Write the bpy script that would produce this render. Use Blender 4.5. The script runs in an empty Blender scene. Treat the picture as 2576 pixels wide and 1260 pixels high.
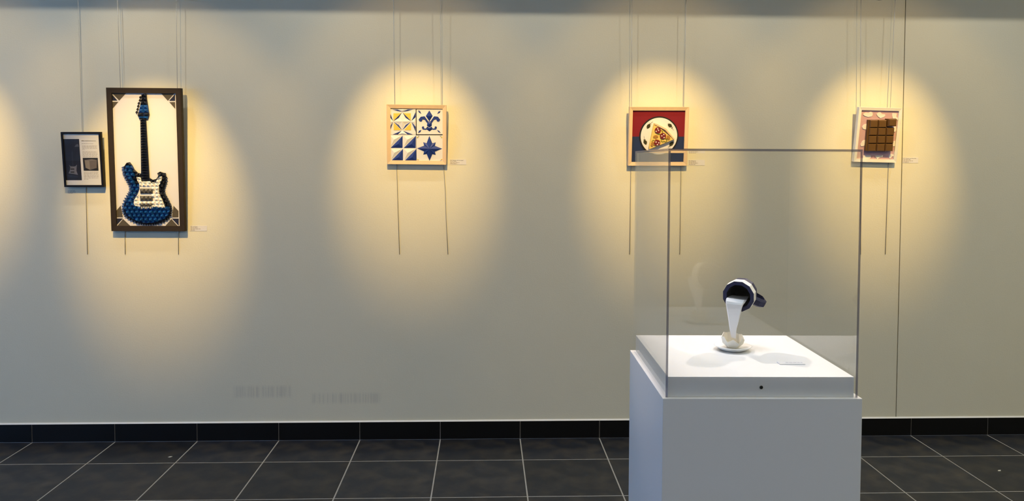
import bpy, bmesh, math, random
from mathutils import Vector, Matrix

random.seed(7)
S = bpy.context.scene
C = S.collection

# ------------------------------------------------------------------ camera
F_PX, CX, CY = 1962.13, 1288.0, 480.87
CAM = Vector((2.4944, -4.3540, 1.5624))
RT = Vector((0.99937374, -0.03508794, 0.00457761))
UP = Vector((-0.00325633, 0.03762143, 0.99928676))
FW = Vector((0.03523513, 0.99867586, -0.03748362))
cd = bpy.data.cameras.new('camera')
cam = bpy.data.objects.new('camera', cd)
C.objects.link(cam)
cd.sensor_width = 36.0
cd.lens = F_PX * 36.0 / 2576.0
cd.shift_y = (CY - 630.0) / 2576.0
cd.clip_start = 0.02
M = Matrix.Identity(4)
for i in range(3):
    M[i][0], M[i][1], M[i][2], M[i][3] = RT[i], UP[i], -FW[i], CAM[i]
cam.matrix_world = M
S.camera = cam

# ------------------------------------------------------------------ world, lights, exposure
S.view_settings.view_transform = 'Standard'
S.view_settings.look = 'None'
S.view_settings.gamma = 1.0
S.view_settings.use_curve_mapping = False
S.view_settings.exposure = 0.0
world = bpy.data.worlds.new('overcast_daylight')
S.world = world
world.use_nodes = True
bg = world.node_tree.nodes['Background']
# light of each group of sources: watts per lamp in red, green and blue (the sky: radiance)
LG = {
    'sky': (1.4, 3, 6.1),          # daylight through the left windows
    'wash': (27, 25.5, 22),      # recessed ceiling downlights next to the wall
    'hall_a': (1, 1, 0.6),      # unseen fill panels added near the wall, left part of the hall
    'hall_b': (32.5, 31, 22),      # warm fill panels added out of view, right part
    'hall_c': (22, 20, 16.5),       # fill panels added behind the camera, left part
    'hall_d': (16.5, 15.8, 12.2),       # fill panels added behind the camera, right part
    'art': (188, 125, 41),      # warm track spotlights on the pictures
    'case': (64, 53, 46),   # track spotlights on the showcase
    'over': (3.8, 4.2, 4.9),      # cool ceiling panel right above the showcase
}


def glow(group):
    e = max(LG[group])
    return e, tuple(c / e if e else 1.0 for c in LG[group])


bg.inputs['Strength'].default_value, skyc = glow('sky')
bg.inputs['Color'].default_value = (*skyc, 1)
CEIL = 3.2


def lamp(kind, name, loc, energy, col, parent=None, target=None, **kw):
    l = bpy.data.lights.new(name, kind)
    l.energy = energy
    l.color = col
    for k, v in kw.items():
        setattr(l, k, v)
    o = bpy.data.objects.new(name, l)
    C.objects.link(o)
    o.location = loc
    d = Vector(target) - Vector(loc) if target is not None else Vector((0, 0, -1))
    o.rotation_euler = d.to_track_quat('-Z', 'Y').to_euler()
    if parent:
        o.parent = parent
    return o


e, c = glow('wash')
for wx in (-0.75, 0.45, 1.62, 2.80, 4.00, 5.20, 6.40):
    lamp('SPOT', 'ceiling_downlight_beam', (wx, -0.55, CEIL - 0.02), e, c,
         spot_size=math.radians(120), spot_blend=0.9, shadow_soft_size=0.03)
for grp, gx, gy in (('hall_a', -1.6, -1.7), ('hall_a', 0.8, -1.7), ('hall_b', 5.6, -3.6), ('hall_b', 7.8, -3.2),
                    ('hall_c', -1.6, -5.6), ('hall_c', 0.8, -5.6), ('hall_d', 3.2, -5.6), ('hall_d', 5.6, -5.6)):
    e, c = glow(grp)
    lamp('AREA', 'unseen_panel_light', (gx, gy, CEIL - 0.01), e, c, shape='RECTANGLE', size=0.6, size_y=0.6)  # unseen fill lights, added to brighten the wall and the pedestal front
e, c = glow('over')
lamp('AREA', 'unseen_panel_light', (3.18, -2.2, CEIL - 0.01), e, c, shape='RECTANGLE', size=0.9, size_y=0.6, spread=math.radians(70))

# ------------------------------------------------------------------ helpers


def ray(px, py):
    return FW + RT * ((px - CX) / F_PX) - UP * ((py - CY) / F_PX)


def at(px, py, Y=0.0):
    """point on the vertical plane y = Y seen at this pixel"""
    d = ray(px, py)
    return CAM + d * ((Y - CAM.y) / d.y)


def on_z(px, py, Z):
    d = ray(px, py)
    return CAM + d * ((Z - CAM.z) / d.z)


MATS = {}


def mat(name, col, rough=0.6, var=0.06, scale=60.0, bump=0.0, metal=0.0, spec=0.5, rand=0.0, col2=None, contrast=None):
    if name in MATS:
        return MATS[name]
    m = bpy.data.materials.new(name)
    m.use_nodes = True
    nt = m.node_tree
    b = nt.nodes['Principled BSDF']
    tc = nt.nodes.new('ShaderNodeTexCoord')
    nz = nt.nodes.new('ShaderNodeTexNoise')
    nz.inputs['Scale'].default_value = scale
    nz.inputs['Detail'].default_value = 5.0
    nt.links.new(tc.outputs['Object'], nz.inputs['Vector'])
    mx = nt.nodes.new('ShaderNodeMix')
    mx.data_type = 'RGBA'
    c2 = col2 or tuple(max(0, c * (1 - var * 2)) for c in col)
    c1 = col if col2 else tuple(min(1, c * (1 + var)) for c in col)
    mx.inputs[6].default_value = (*c1, 1)
    mx.inputs[7].default_value = (*c2, 1)
    if contrast:
        cr = nt.nodes.new('ShaderNodeMapRange')
        cr.inputs['From Min'].default_value, cr.inputs['From Max'].default_value = contrast
        nt.links.new(nz.outputs['Fac'], cr.inputs['Value'])
        nt.links.new(cr.outputs['Result'], mx.inputs[0])
    else:
        nt.links.new(nz.outputs['Fac'], mx.inputs[0])
    src = mx.outputs[2]
    if rand:
        oi = nt.nodes.new('ShaderNodeObjectInfo')
        mr = nt.nodes.new('ShaderNodeMapRange')
        mr.inputs['To Min'].default_value = 1 - rand
        mr.inputs['To Max'].default_value = 1 + rand
        nt.links.new(oi.outputs['Random'], mr.inputs['Value'])
        hs = nt.nodes.new('ShaderNodeHueSaturation')
        nt.links.new(src, hs.inputs['Color'])
        nt.links.new(mr.outputs['Result'], hs.inputs['Value'])
        src = hs.outputs['Color']
    nt.links.new(src, b.inputs['Base Color'])
    b.inputs['Roughness'].default_value = rough
    b.inputs['Metallic'].default_value = metal
    b.inputs['Specular IOR Level'].default_value = spec
    if bump:
        bp = nt.nodes.new('ShaderNodeBump')
        bp.inputs['Strength'].default_value = bump
        bp.inputs['Distance'].default_value = 0.002
        nt.links.new(nz.outputs['Fac'], bp.inputs['Height'])
        nt.links.new(bp.outputs['Normal'], b.inputs['Normal'])
    MATS[name] = m
    return m


def mesh(name, V, Fc, m, parent=None, smooth=False):
    me = bpy.data.meshes.new(name)
    me.from_pydata([tuple(v) for v in V], [], Fc)
    ms = m if isinstance(m, (list, tuple)) else [m]
    for x in ms:
        me.materials.append(x)
    bm = bmesh.new()
    bm.from_mesh(me)
    bmesh.ops.recalc_face_normals(bm, faces=bm.faces)
    bm.to_mesh(me)
    bm.free()
    if smooth:
        for p in me.polygons:
            p.use_smooth = True
    o = bpy.data.objects.new(name, me)
    C.objects.link(o)
    if parent:
        o.parent = parent
    return o


def box_vf(x0, x1, y0, y1, z0, z1):
    V = [(x, y, z) for x in (x0, x1) for y in (y0, y1) for z in (z0, z1)]
    Fc = [(0, 1, 3, 2), (4, 6, 7, 5), (0, 4, 5, 1), (2, 3, 7, 6), (0, 2, 6, 4), (1, 5, 7, 3)]
    return V, Fc


def box(name, x0, x1, y0, y1, z0, z1, m, parent=None, bevel=0.0):
    V, Fc = box_vf(x0, x1, y0, y1, z0, z1)
    o = mesh(name, V, Fc, m, parent)
    if bevel:
        bm = bmesh.new()
        bm.from_mesh(o.data)
        bmesh.ops.bevel(bm, geom=list(bm.edges), offset=bevel, segments=2, affect='EDGES', profile=0.5)
        bm.to_mesh(o.data)
        bm.free()
    return o


def join_vf(parts):
    V, Fc = [], []
    for v, f in parts:
        n = len(V)
        V += list(v)
        Fc += [tuple(i + n for i in q) for q in f]
    return V, Fc


def tube_vf(pts, r, n=8, cap=True):
    pts = [Vector(p) for p in pts]
    rs = r if isinstance(r, (list, tuple)) else [r] * len(pts)
    V, Fc = [], []
    for i, p in enumerate(pts):
        t = (pts[min(i + 1, len(pts) - 1)] - pts[max(i - 1, 0)]).normalized()
        a = t.cross(Vector((0, 1, 0)))
        if a.length < 1e-3:
            a = t.cross(Vector((1, 0, 0)))
        a.normalize()
        b = t.cross(a)
        for k in range(n):
            an = 2 * math.pi * k / n
            V.append(p + (a * math.cos(an) + b * math.sin(an)) * rs[i])
    for i in range(len(pts) - 1):
        for k in range(n):
            k2 = (k + 1) % n
            Fc.append((i * n + k, i * n + k2, (i + 1) * n + k2, (i + 1) * n + k))
    if cap:
        Fc.append(tuple(range(n)))
        Fc.append(tuple((len(pts) - 1) * n + k for k in range(n)))
    return V, Fc


def lathe_vf(prof, n=32, ang0=0.0):
    V, Fc = [], []
    for r, z in prof:
        for k in range(n):
            a = ang0 + 2 * math.pi * k / n
            V.append((r * math.cos(a), r * math.sin(a), z))
    for i in range(len(prof) - 1):
        for k in range(n):
            k2 = (k + 1) % n
            Fc.append((i * n + k, i * n + k2, (i + 1) * n + k2, (i + 1) * n + k))
    return V, Fc


def tag(o, label=None, cat=None, group=None, kind=None):
    if label:
        o['label'] = label
    if cat:
        o['category'] = cat
    if group:
        o['group'] = group
    if kind:
        o['kind'] = kind
    return o


def empty(name, loc=(0, 0, 0), label=None, cat=None, group=None):
    o = bpy.data.objects.new(name, None)
    o.empty_display_size = 0.05
    C.objects.link(o)
    o.location = loc
    return tag(o, label, cat, group)


def text_vf(body, size, bold=False):
    """vertices and faces of a flat word, baseline at the origin"""
    cu = bpy.data.curves.new('lettering', 'FONT')
    cu.body = body
    cu.size = size
    cu.resolution_u = 2
    if bold:
        cu.offset = size * 0.012
    o = bpy.data.objects.new('lettering', cu)
    C.objects.link(o)
    dg = bpy.context.evaluated_depsgraph_get()
    me = bpy.data.meshes.new_from_object(o.evaluated_get(dg))
    V = [tuple(v.co) for v in me.vertices]
    Fc = [tuple(p.vertices) for p in me.polygons]
    bpy.data.objects.remove(o)
    bpy.data.meshes.remove(me)
    return V, Fc


# ------------------------------------------------------------------ materials


def wall_material():
    m = mat('wall_paint', (0.76, 0.715, 0.56), rough=0.55, var=0.015, scale=6.0, spec=0.35)
    nt = m.node_tree
    b = nt.nodes['Principled BSDF']
    src = b.inputs['Base Color'].links[0].from_socket
    tc = nt.nodes['Texture Coordinate']
    fine = nt.nodes.new('ShaderNodeTexNoise')
    fine.inputs['Scale'].default_value = 130.0
    fine.inputs['Detail'].default_value = 4.0
    nt.links.new(tc.outputs['Object'], fine.inputs['Vector'])
    bp = nt.nodes.new('ShaderNodeBump')
    bp.inputs['Strength'].default_value = 0.22
    bp.inputs['Distance'].default_value = 0.002
    nt.links.new(fine.outputs['Fac'], bp.inputs['Height'])
    nt.links.new(bp.outputs['Normal'], b.inputs['Normal'])
    # scuff marks above the skirting: two patches of fine upright strokes
    sep = nt.nodes.new('ShaderNodeSeparateXYZ')
    nt.links.new(tc.outputs['Object'], sep.inputs[0])
    mp = nt.nodes.new('ShaderNodeMapping')
    mp.inputs['Scale'].default_value = (150, 1, 2.0)
    nt.links.new(tc.outputs['Object'], mp.inputs['Vector'])
    st = nt.nodes.new('ShaderNodeTexNoise')
    st.inputs['Scale'].default_value = 1.0
    st.inputs['Detail'].default_value = 3.0
    nt.links.new(mp.outputs['Vector'], st.inputs['Vector'])

    def math_node(op, a, bb=None):
        n = nt.nodes.new('ShaderNodeMath')
        n.operation = op
        n.use_clamp = False
        for i, v in enumerate((a, bb)):
            if v is None:
                continue
            if isinstance(v, (int, float)):
                n.inputs[i].default_value = v
            else:
                nt.links.new(v, n.inputs[i])
        return n.outputs[0]

    def band(sock, lo, hi, soft):
        n1 = nt.nodes.new('ShaderNodeMapRange')
        n1.inputs['From Min'].default_value = lo
        n1.inputs['From Max'].default_value = lo + soft
        nt.links.new(sock, n1.inputs['Value'])
        n2 = nt.nodes.new('ShaderNodeMapRange')
        n2.inputs['From Min'].default_value = hi
        n2.inputs['From Max'].default_value = hi - soft
        nt.links.new(sock, n2.inputs['Value'])
        return math_node('MULTIPLY', n1.outputs[0], n2.outputs[0])

    total = None
    for (pa, pb) in (((582, 967), (738, 1003)), ((780, 985), (962, 1018))):
        a, c = at(*pa), at(*pb)
        s = math_node('MULTIPLY', band(sep.outputs[0], a.x, c.x, 0.02), band(sep.outputs[2], c.z, a.z, 0.02))
        total = s if total is None else math_node('ADD', total, s)
    rr = nt.nodes.new('ShaderNodeMapRange')
    rr.inputs['From Min'].default_value = 0.40
    rr.inputs['From Max'].default_value = 0.65
    nt.links.new(st.outputs['Fac'], rr.inputs['Value'])
    fac = math_node('MULTIPLY', math_node('MULTIPLY', total, rr.outputs[0]), 0.22)
    fac2 = math_node('ADD', fac, math_node('MULTIPLY', total, 0.05))
    mx = nt.nodes.new('ShaderNodeMix')
    mx.data_type = 'RGBA'
    nt.links.new(fac2, mx.inputs[0])
    nt.links.new(src, mx.inputs[6])
    mx.inputs[7].default_value = (0.30, 0.30, 0.29, 1)
    nt.links.new(mx.outputs[2], b.inputs['Base Color'])
    return m


def acrylic_material(name, tint=(0.985, 0.99, 0.99)):
    m = bpy.data.materials.new(name)
    m.use_nodes = True
    nt = m.node_tree
    nt.nodes.clear()
    out = nt.nodes.new('ShaderNodeOutputMaterial')
    tr = nt.nodes.new('ShaderNodeBsdfTransparent')
    tr.inputs['Color'].default_value = (*tint, 1)
    gl = nt.nodes.new('ShaderNodeBsdfGlossy')
    gl.inputs['Roughness'].default_value = 0.0
    gl.inputs['Color'].default_value = (1, 1, 1, 1)
    lw = nt.nodes.new('ShaderNodeLayerWeight')
    lw.inputs['Blend'].default_value = 0.5
    pw = nt.nodes.new('ShaderNodeMath')
    pw.operation = 'POWER'
    pw.inputs[1].default_value = 5.0
    nt.links.new(lw.outputs['Facing'], pw.inputs[0])
    ma = nt.nodes.new('ShaderNodeMath')
    ma.operation = 'MULTIPLY_ADD'
    ma.inputs[1].default_value = 0.96
    ma.inputs[2].default_value = 0.032
    nt.links.new(pw.outputs[0], ma.inputs[0])
    mx = nt.nodes.new('ShaderNodeMixShader')
    nt.links.new(ma.outputs[0], mx.inputs[0])
    nt.links.new(tr.outputs[0], mx.inputs[1])
    nt.links.new(gl.outputs[0], mx.inputs[2])
    nt.links.new(mx.outputs[0], out.inputs['Surface'])
    MATS[name] = m
    return m


def edge_material():
    m = bpy.data.materials.new('acrylic_cut_edge')
    m.use_nodes = True
    nt = m.node_tree
    b = nt.nodes['Principled BSDF']
    b.inputs['Roughness'].default_value = 0.12
    tc = nt.nodes.new('ShaderNodeTexCoord')
    nz = nt.nodes.new('ShaderNodeTexNoise')
    nz.inputs['Scale'].default_value = 9.0
    nt.links.new(tc.outputs['Object'], nz.inputs['Vector'])
    mx = nt.nodes.new('ShaderNodeMix')
    mx.data_type = 'RGBA'
    mx.inputs[6].default_value = (0.11, 0.10, 0.14, 1)
    mx.inputs[7].default_value = (0.19, 0.18, 0.23, 1)
    nt.links.new(nz.outputs['Fac'], mx.inputs[0])
    nt.links.new(mx.outputs[2], b.inputs['Base Color'])
    tr = nt.nodes.new('ShaderNodeBsdfTransparent')
    tr.inputs['Color'].default_value = (0.85, 0.85, 0.9, 1)
    ms = nt.nodes.new('ShaderNodeMixShader')
    ms.inputs[0].default_value = 0.72
    out = nt.nodes['Material Output']
    nt.links.new(tr.outputs[0], ms.inputs[1])
    nt.links.new(b.outputs[0], ms.inputs[2])
    nt.links.new(ms.outputs[0], out.inputs['Surface'])
    return m


def emit_material(name, col, strength):
    m = bpy.data.materials.new(name)
    m.use_nodes = True
    nt = m.node_tree
    b = nt.nodes['Principled BSDF']
    b.inputs['Base Color'].default_value = (*col, 1)
    b.inputs['Emission Color'].default_value = (*col, 1)
    b.inputs['Emission Strength'].default_value = strength
    return m


WALL = wall_material()
CEILM = mat('ceiling_paint', (0.72, 0.71, 0.69), 0.8, 0.02, 8)
GROUT = mat('grey_grout', (0.42, 0.42, 0.42), 0.85, 0.12, 90, bump=0.3)
SLATE = mat('slate_tile', (0.012, 0.016, 0.026), 0.42, 0.3, 9, bump=0.3, rand=0.18, col2=(0.056, 0.050, 0.045), spec=0.38, contrast=(0.42, 0.78))
BASE = mat('black_skirting_tile', (0.004, 0.004, 0.0045), 0.45, 0.2, 9, spec=0.25)
LIPM = mat('lit_edge_white', (0.85, 0.85, 0.84), 0.5, 0.03, 40)
LAMI = mat('white_laminate', (0.77, 0.77, 0.765), 0.35, 0.01, 300, spec=0.4)
PLTOP = mat('white_plinth_laminate', (0.80, 0.80, 0.80), 0.32, 0.01, 300, spec=0.4)
BLACKP = mat('black_plastic', (0.006, 0.006, 0.006), 0.4, 0.1, 50)
BLACKM = mat('black_painted_metal', (0.008, 0.008, 0.009), 0.35, 0.1, 50)
WIREM = mat('steel_wire', (0.42, 0.41, 0.39), 0.35, 0.1, 200, metal=0.3)
ACR = acrylic_material('clear_acrylic')
EDGE = edge_material()
GLAZ = acrylic_material('picture_glass')
WOOD = mat('pale_wood', (0.80, 0.58, 0.36), 0.5, 0.05, 25, bump=0.03)
WHITEFR = mat('white_frame_paint', (0.84, 0.82, 0.78), 0.4, 0.02, 60)
DARKFR = mat('dark_brown_frame_paint', (0.034, 0.023, 0.014), 0.6, 0.15, 40, spec=0.2)
BLACKFR = mat('black_frame_paint', (0.006, 0.005, 0.006), 0.5, 0.15, 40, spec=0.2)
PAPER = mat('white_paper', (0.80, 0.78, 0.77), 0.8, 0.01, 200, bump=0.03)
PAPERB = mat('royal_blue_paper', (0.008, 0.034, 0.24), 0.55, 0.08, 200)
GBLUE = mat('guitar_blue_paper', (0.005, 0.062, 0.28), 0.30, 0.15, 60, spec=0.6, rand=0.25)
GNAVY = mat('guitar_navy_paper', (0.006, 0.008, 0.018), 0.32, 0.15, 60, spec=0.5, rand=0.2)
GWHITE = mat('guitar_white_paper', (0.82, 0.80, 0.77), 0.5, 0.02, 60)
GGREY = mat('guitar_grey_paper', (0.085, 0.080, 0.078), 0.4, 0.08, 60)
CBROWN = mat('taupe_card', (0.085, 0.070, 0.050), 0.8, 0.05, 90)
CNAVY = mat('navy_card', (0.008, 0.012, 0.045), 0.8, 0.05, 90)
YELLOW = mat('yellow_paper', (0.80, 0.58, 0.09), 0.7, 0.04, 90)
GAP = mat('dark_backing_board', (0.012, 0.012, 0.020), 0.8, 0.05, 90)
INK = mat('black_ink', (0.03, 0.028, 0.03), 0.7, 0.1, 90)
INKG = mat('grey_ink', (0.34, 0.30, 0.29), 0.7, 0.1, 90)

# ------------------------------------------------------------------ the room
X0, X1, Y0 = -4.5, 9.0, -8.5
SEAM = 4.864
V, Fc = join_vf([box_vf(X0, SEAM - 0.0028, 0.0, 0.02, 0.0, CEIL + 0.1), box_vf(SEAM + 0.0028, X1, 0.0, 0.02, 0.0, CEIL + 0.1)])
wb = tag(mesh('wall_back', V, Fc, WALL), kind='structure')
box('joint_backing', X0, X1, 0.02, 0.06, 0.0, CEIL + 0.1, GAP, wb)
V, Fc = box_vf(X0, X1, -0.14, 0.0, 2.584, CEIL)
tag(mesh('shading_bulkhead', V, Fc, CEILM), kind='structure')  # unseen bulkhead, added to shade the top of the wall

T, D1 = 0.45, 0.3186
fl = tag(box('floor', X0, X1, Y0, 0.0, -0.05, -0.0007, GROUT), kind='structure')
J = 0.0026


def tile_mesh(w, d):
    me = bpy.data.meshes.new('tile')
    c = 0.0012
    V = [(-w, -d, -0.004), (w, -d, -0.004), (w, d, -0.004), (-w, d, -0.004),
         (-w, -d, -c), (w, -d, -c), (w, d, -c), (-w, d, -c),
         (-w + c, -d + c, 0), (w - c, -d + c, 0), (w - c, d - c, 0), (-w + c, d - c, 0)]
    Fc = [(3, 2, 1, 0)] + [(i, (i + 1) % 4, (i + 1) % 4 + 4, i + 4) for i in range(4)] + \
         [(i + 4, (i + 1) % 4 + 4, (i + 1) % 4 + 8, i + 8) for i in range(4)] + [(8, 9, 10, 11)]
    me.from_pydata(V, [], Fc)
    me.materials.append(SLATE)
    return me


full = tile_mesh(T / 2 - J, T / 2 - J)
first = tile_mesh(T / 2 - J, D1 / 2 - J)
rest = []
for k in range(-10, 20):
    for r in range(0, 20):
        cx = (k + 0.5) * T
        if r == 0:
            cy, me, dd = -D1 / 2, first, D1 / 2 - J
        else:
            cy, me, dd = -D1 - (r - 0.5) * T, full, T / 2 - J
        if cx - T / 2 < X0 - 0.01 or cx + T / 2 > X1 + 0.01 or cy + T / 2 < Y0:
            continue
        if cy - T / 2 < Y0:                       # cut tiles along the far wall
            rest.append(box_vf(cx - T / 2 + J, cx + T / 2 - J, Y0, cy + dd, -0.004, 0))
            continue
        if -3 <= k <= 15 and r < 11:
            o = bpy.data.objects.new('tile', me)
            C.objects.link(o)
            o.location = (cx, cy, 0)
            o.parent = fl
        else:
            rest.append(box_vf(cx - T / 2 + J, cx + T / 2 - J, cy - dd, cy + dd, -0.004, 0))
V, Fc = join_vf(rest)
tag(mesh('far_tiles', V, Fc, SLATE, fl), kind='stuff')

BH = 0.1015
bb = tag(box('baseboard_back', X0, X1, -0.006, 0.0, 0.0, BH, GROUT), kind='structure')
V, Fc = box_vf(-T / 2 + 0.0018, T / 2 - 0.0018, -0.009, -0.004, 0.003, BH)
bme = bpy.data.meshes.new('skirting_tile')
bme.from_pydata(V, [], Fc)
bme.materials.append(BASE)
for k in range(-10, 20):
    cx = (k + 0.5) * T
    if cx - T / 2 < X0 - .01 or cx + T / 2 > X1 + .01:
        continue
    o = bpy.data.objects.new('skirting_tile', bme)
    C.objects.link(o)
    o.location = (cx, 0, 0)
    o.parent = bb
tag(mesh('lit_edge_strip', [(X0, 0, BH), (X0, -0.009, BH), (X0, -0.0085, BH + 0.0012), (X0, 0, BH + 0.007), (X1, 0, BH), (X1, -0.009, BH), (X1, -0.0085, BH + 0.0012), (X1, 0, BH + 0.007)],
         [(0, 1, 2, 3), (4, 7, 6, 5), (0, 4, 5, 1), (1, 5, 6, 2), (2, 6, 7, 3), (0, 3, 7, 4)], LIPM), kind='structure')  # white strip added to stand for light caught on the skirting's top edge

tag(box('baseboard_front', X0, X1, Y0, Y0 + 0.009, 0.0, BH, BASE), kind='structure')
tag(box('ceiling', X0, X1, Y0, 0.02, CEIL, CEIL + 0.1, CEILM), kind='structure')
tag(box('wall_right', X1, X1 + 0.1, Y0, 0.02, 0, CEIL + 0.1, CEILM), kind='structure')
tag(box('wall_front', X0, X1, Y0 - 0.1, Y0, 0, CEIL + 0.1, mat('dim_room_grey', (0.16, 0.16, 0.165), 0.8, 0.03, 8)), kind='structure')  # wall colour darkened to stand for the dim room behind the camera
# left wall: glazed bays letting the daylight in
bays = [(-8.2, -6.4), (-6.1, -4.3), (-4.0, -2.2)]
zl, zh = 0.35, 2.6
pr = [box_vf(X0 - 0.1, X0, Y0, 0.02, 0, zl), box_vf(X0 - 0.1, X0, Y0, 0.02, zh, CEIL + 0.1)]
ys = [Y0] + [y for b in bays for y in b] + [0.02]
for i in range(0, len(ys), 2):
    pr.append(box_vf(X0 - 0.1, X0, ys[i], ys[i + 1], zl, zh))
V, Fc = join_vf(pr)
tag(mesh('wall_left', V, Fc, CEILM), kind='structure')
ALU = mat('grey_window_frame', (0.25, 0.26, 0.27), 0.4, 0.05, 60, metal=0.3)
for i, (a, b) in enumerate(bays):
    e = 0.05
    V, Fc = join_vf([box_vf(X0 - 0.07, X0 - 0.02, a, a + e, zl, zh), box_vf(X0 - 0.07, X0 - 0.02, b - e, b, zl, zh),
                     box_vf(X0 - 0.07, X0 - 0.02, a + e, b - e, zl, zl + e), box_vf(X0 - 0.07, X0 - 0.02, a + e, b - e, zh - e, zh)])
    w = tag(mesh('window_%d' % (i + 1), V, Fc, ALU), kind='structure')
    box('pane', X0 - 0.05, X0 - 0.044, a + e, b - e, zl + e, zh - e, ACR, w)

# ------------------------------------------------------------------ spotlights on the track
TY, TZ = -1.35, 3.06
tr = empty('lighting_track', (2.3, TY, TZ), 'long black lighting track under the ceiling in front of the picture wall', 'lighting track')
box('rail', -3.6, 4.6, -0.018, 0.018, 0.0, 0.034, BLACKM, tr)
for sx in (-3.4, -1.4, 0.6, 2.6, 4.4):
    V, Fc = tube_vf([(sx, 0, 0.034), (sx, 0, CEIL - TZ)], 0.006)
    mesh('hanger_rod', V, Fc, BLACKM, tr)
LENSW = emit_material('lit_lens_warm', (1.0, 0.62, 0.30), 9.0)


def spotlight(x, z, target, label, watts, col, cone, blend, lit=True, soft=0.02, R=0.038, L=0.11, ty=TY, tz=TZ, spill=0.0):
    """a cylinder head pointing at its target, on a stem below the track; x, z is the middle of its front rim"""
    front = Vector((x, ty, z))
    d = (Vector(target) - front).normalized()
    t = empty('track_spotlight', (x, ty, tz), label, 'spotlight', 'spotlights on the tracks')
    loc = Vector((x, ty, tz))
    q = d.to_track_quat('Z', 'Y').to_matrix()

    def put(vf):
        return [q @ Vector(v) + front - loc for v in vf[0]], vf[1]
    prof = [(0.001, -L), (R * 0.75, -L), (R * 0.95, -L + 0.012), (R, -L + 0.03), (R, 0.0), (R - 0.003, 0.0), (R - 0.003, -0.008)]
    V, Fc = put(lathe_vf(prof, 28))
    mesh('head', V, Fc, BLACKM, t)
    V, Fc = put(lathe_vf([(0.0005, -0.008), (R - 0.003, -0.008)], 28))
    mesh('lens', V, Fc, LENSW if lit else BLACKP, t)
    mid = front - d * (L * 0.5) - loc
    V, Fc = tube_vf([(0, 0, -0.02), (mid.x * 0.15, mid.y * 0.15, -0.05), (mid.x, mid.y, mid.z + 0.03), tuple(mid)], 0.007)
    mesh('stem', V, Fc, BLACKM, t)
    V, Fc = box_vf(-0.045, 0.045, -0.017, 0.017, -0.02, 0.0)
    mesh('adapter', V, Fc, BLACKM, t)
    if lit:
        lamp('SPOT', 'spotlight_beam', front - loc + d * 0.004, watts, col, parent=t, target=front - loc + d,
             spot_size=math.radians(cone), spot_blend=blend, shadow_soft_size=soft)
        if spill:
            lamp('SPOT', 'spotlight_spill', front - loc + d * 0.004, watts * spill, col, parent=t, target=front - loc + d,
                 spot_size=math.radians(cone * 2.0), spot_blend=0.5, shadow_soft_size=soft)
    return t


for lx, tgt, lab, kw in ((-0.40, (-0.46, 0, 1.58), 'black track spotlight beyond the framed text sheet', 1.0),
                         (0.68, (0.69, 0, 1.38), 'black track spotlight aimed at the blue guitar picture', 1.35),
                         (2.08, (2.11, 0, 1.56), 'black track spotlight aimed at the blue tile picture', 1.0),
                         (3.42, (3.48, 0, 1.57), 'black track spotlight aimed at the pizza picture', 1.0),
                         (4.62, (4.72, 0, 1.57), 'black track spotlight aimed at the chocolate picture', 0.95)):
    spotlight(lx, 2.93, tgt, lab, glow('art')[0] * kw, glow('art')[1], 32, 1.0, spill=0.09)
pA, pB = at(1355, 0, TY), at(2210, 0, TY)
MUG = (3.23, -2.12, 1.10)
spotlight(pA.x, pA.z + 0.030, MUG, 'lit black track spotlight facing the showcase, between the tile and pizza pictures', *glow('case'), 34, 0.6, soft=0.02)
spotlight(pB.x, pB.z + 0.030, MUG, 'lit black track spotlight facing the showcase, beside the chocolate picture wires', *glow('case'), 34, 0.6, soft=0.02)
pC = at(2550, 2, TY)
spotlight(pC.x, pC.z + 0.012, (pC.x + 0.02, TY + 0.15, 0.4), 'unlit black track spotlight pointing down beyond the panel joint', 0, (1, 1, 1), 30, 1, lit=False)

# ------------------------------------------------------------------ framed pictures


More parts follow.
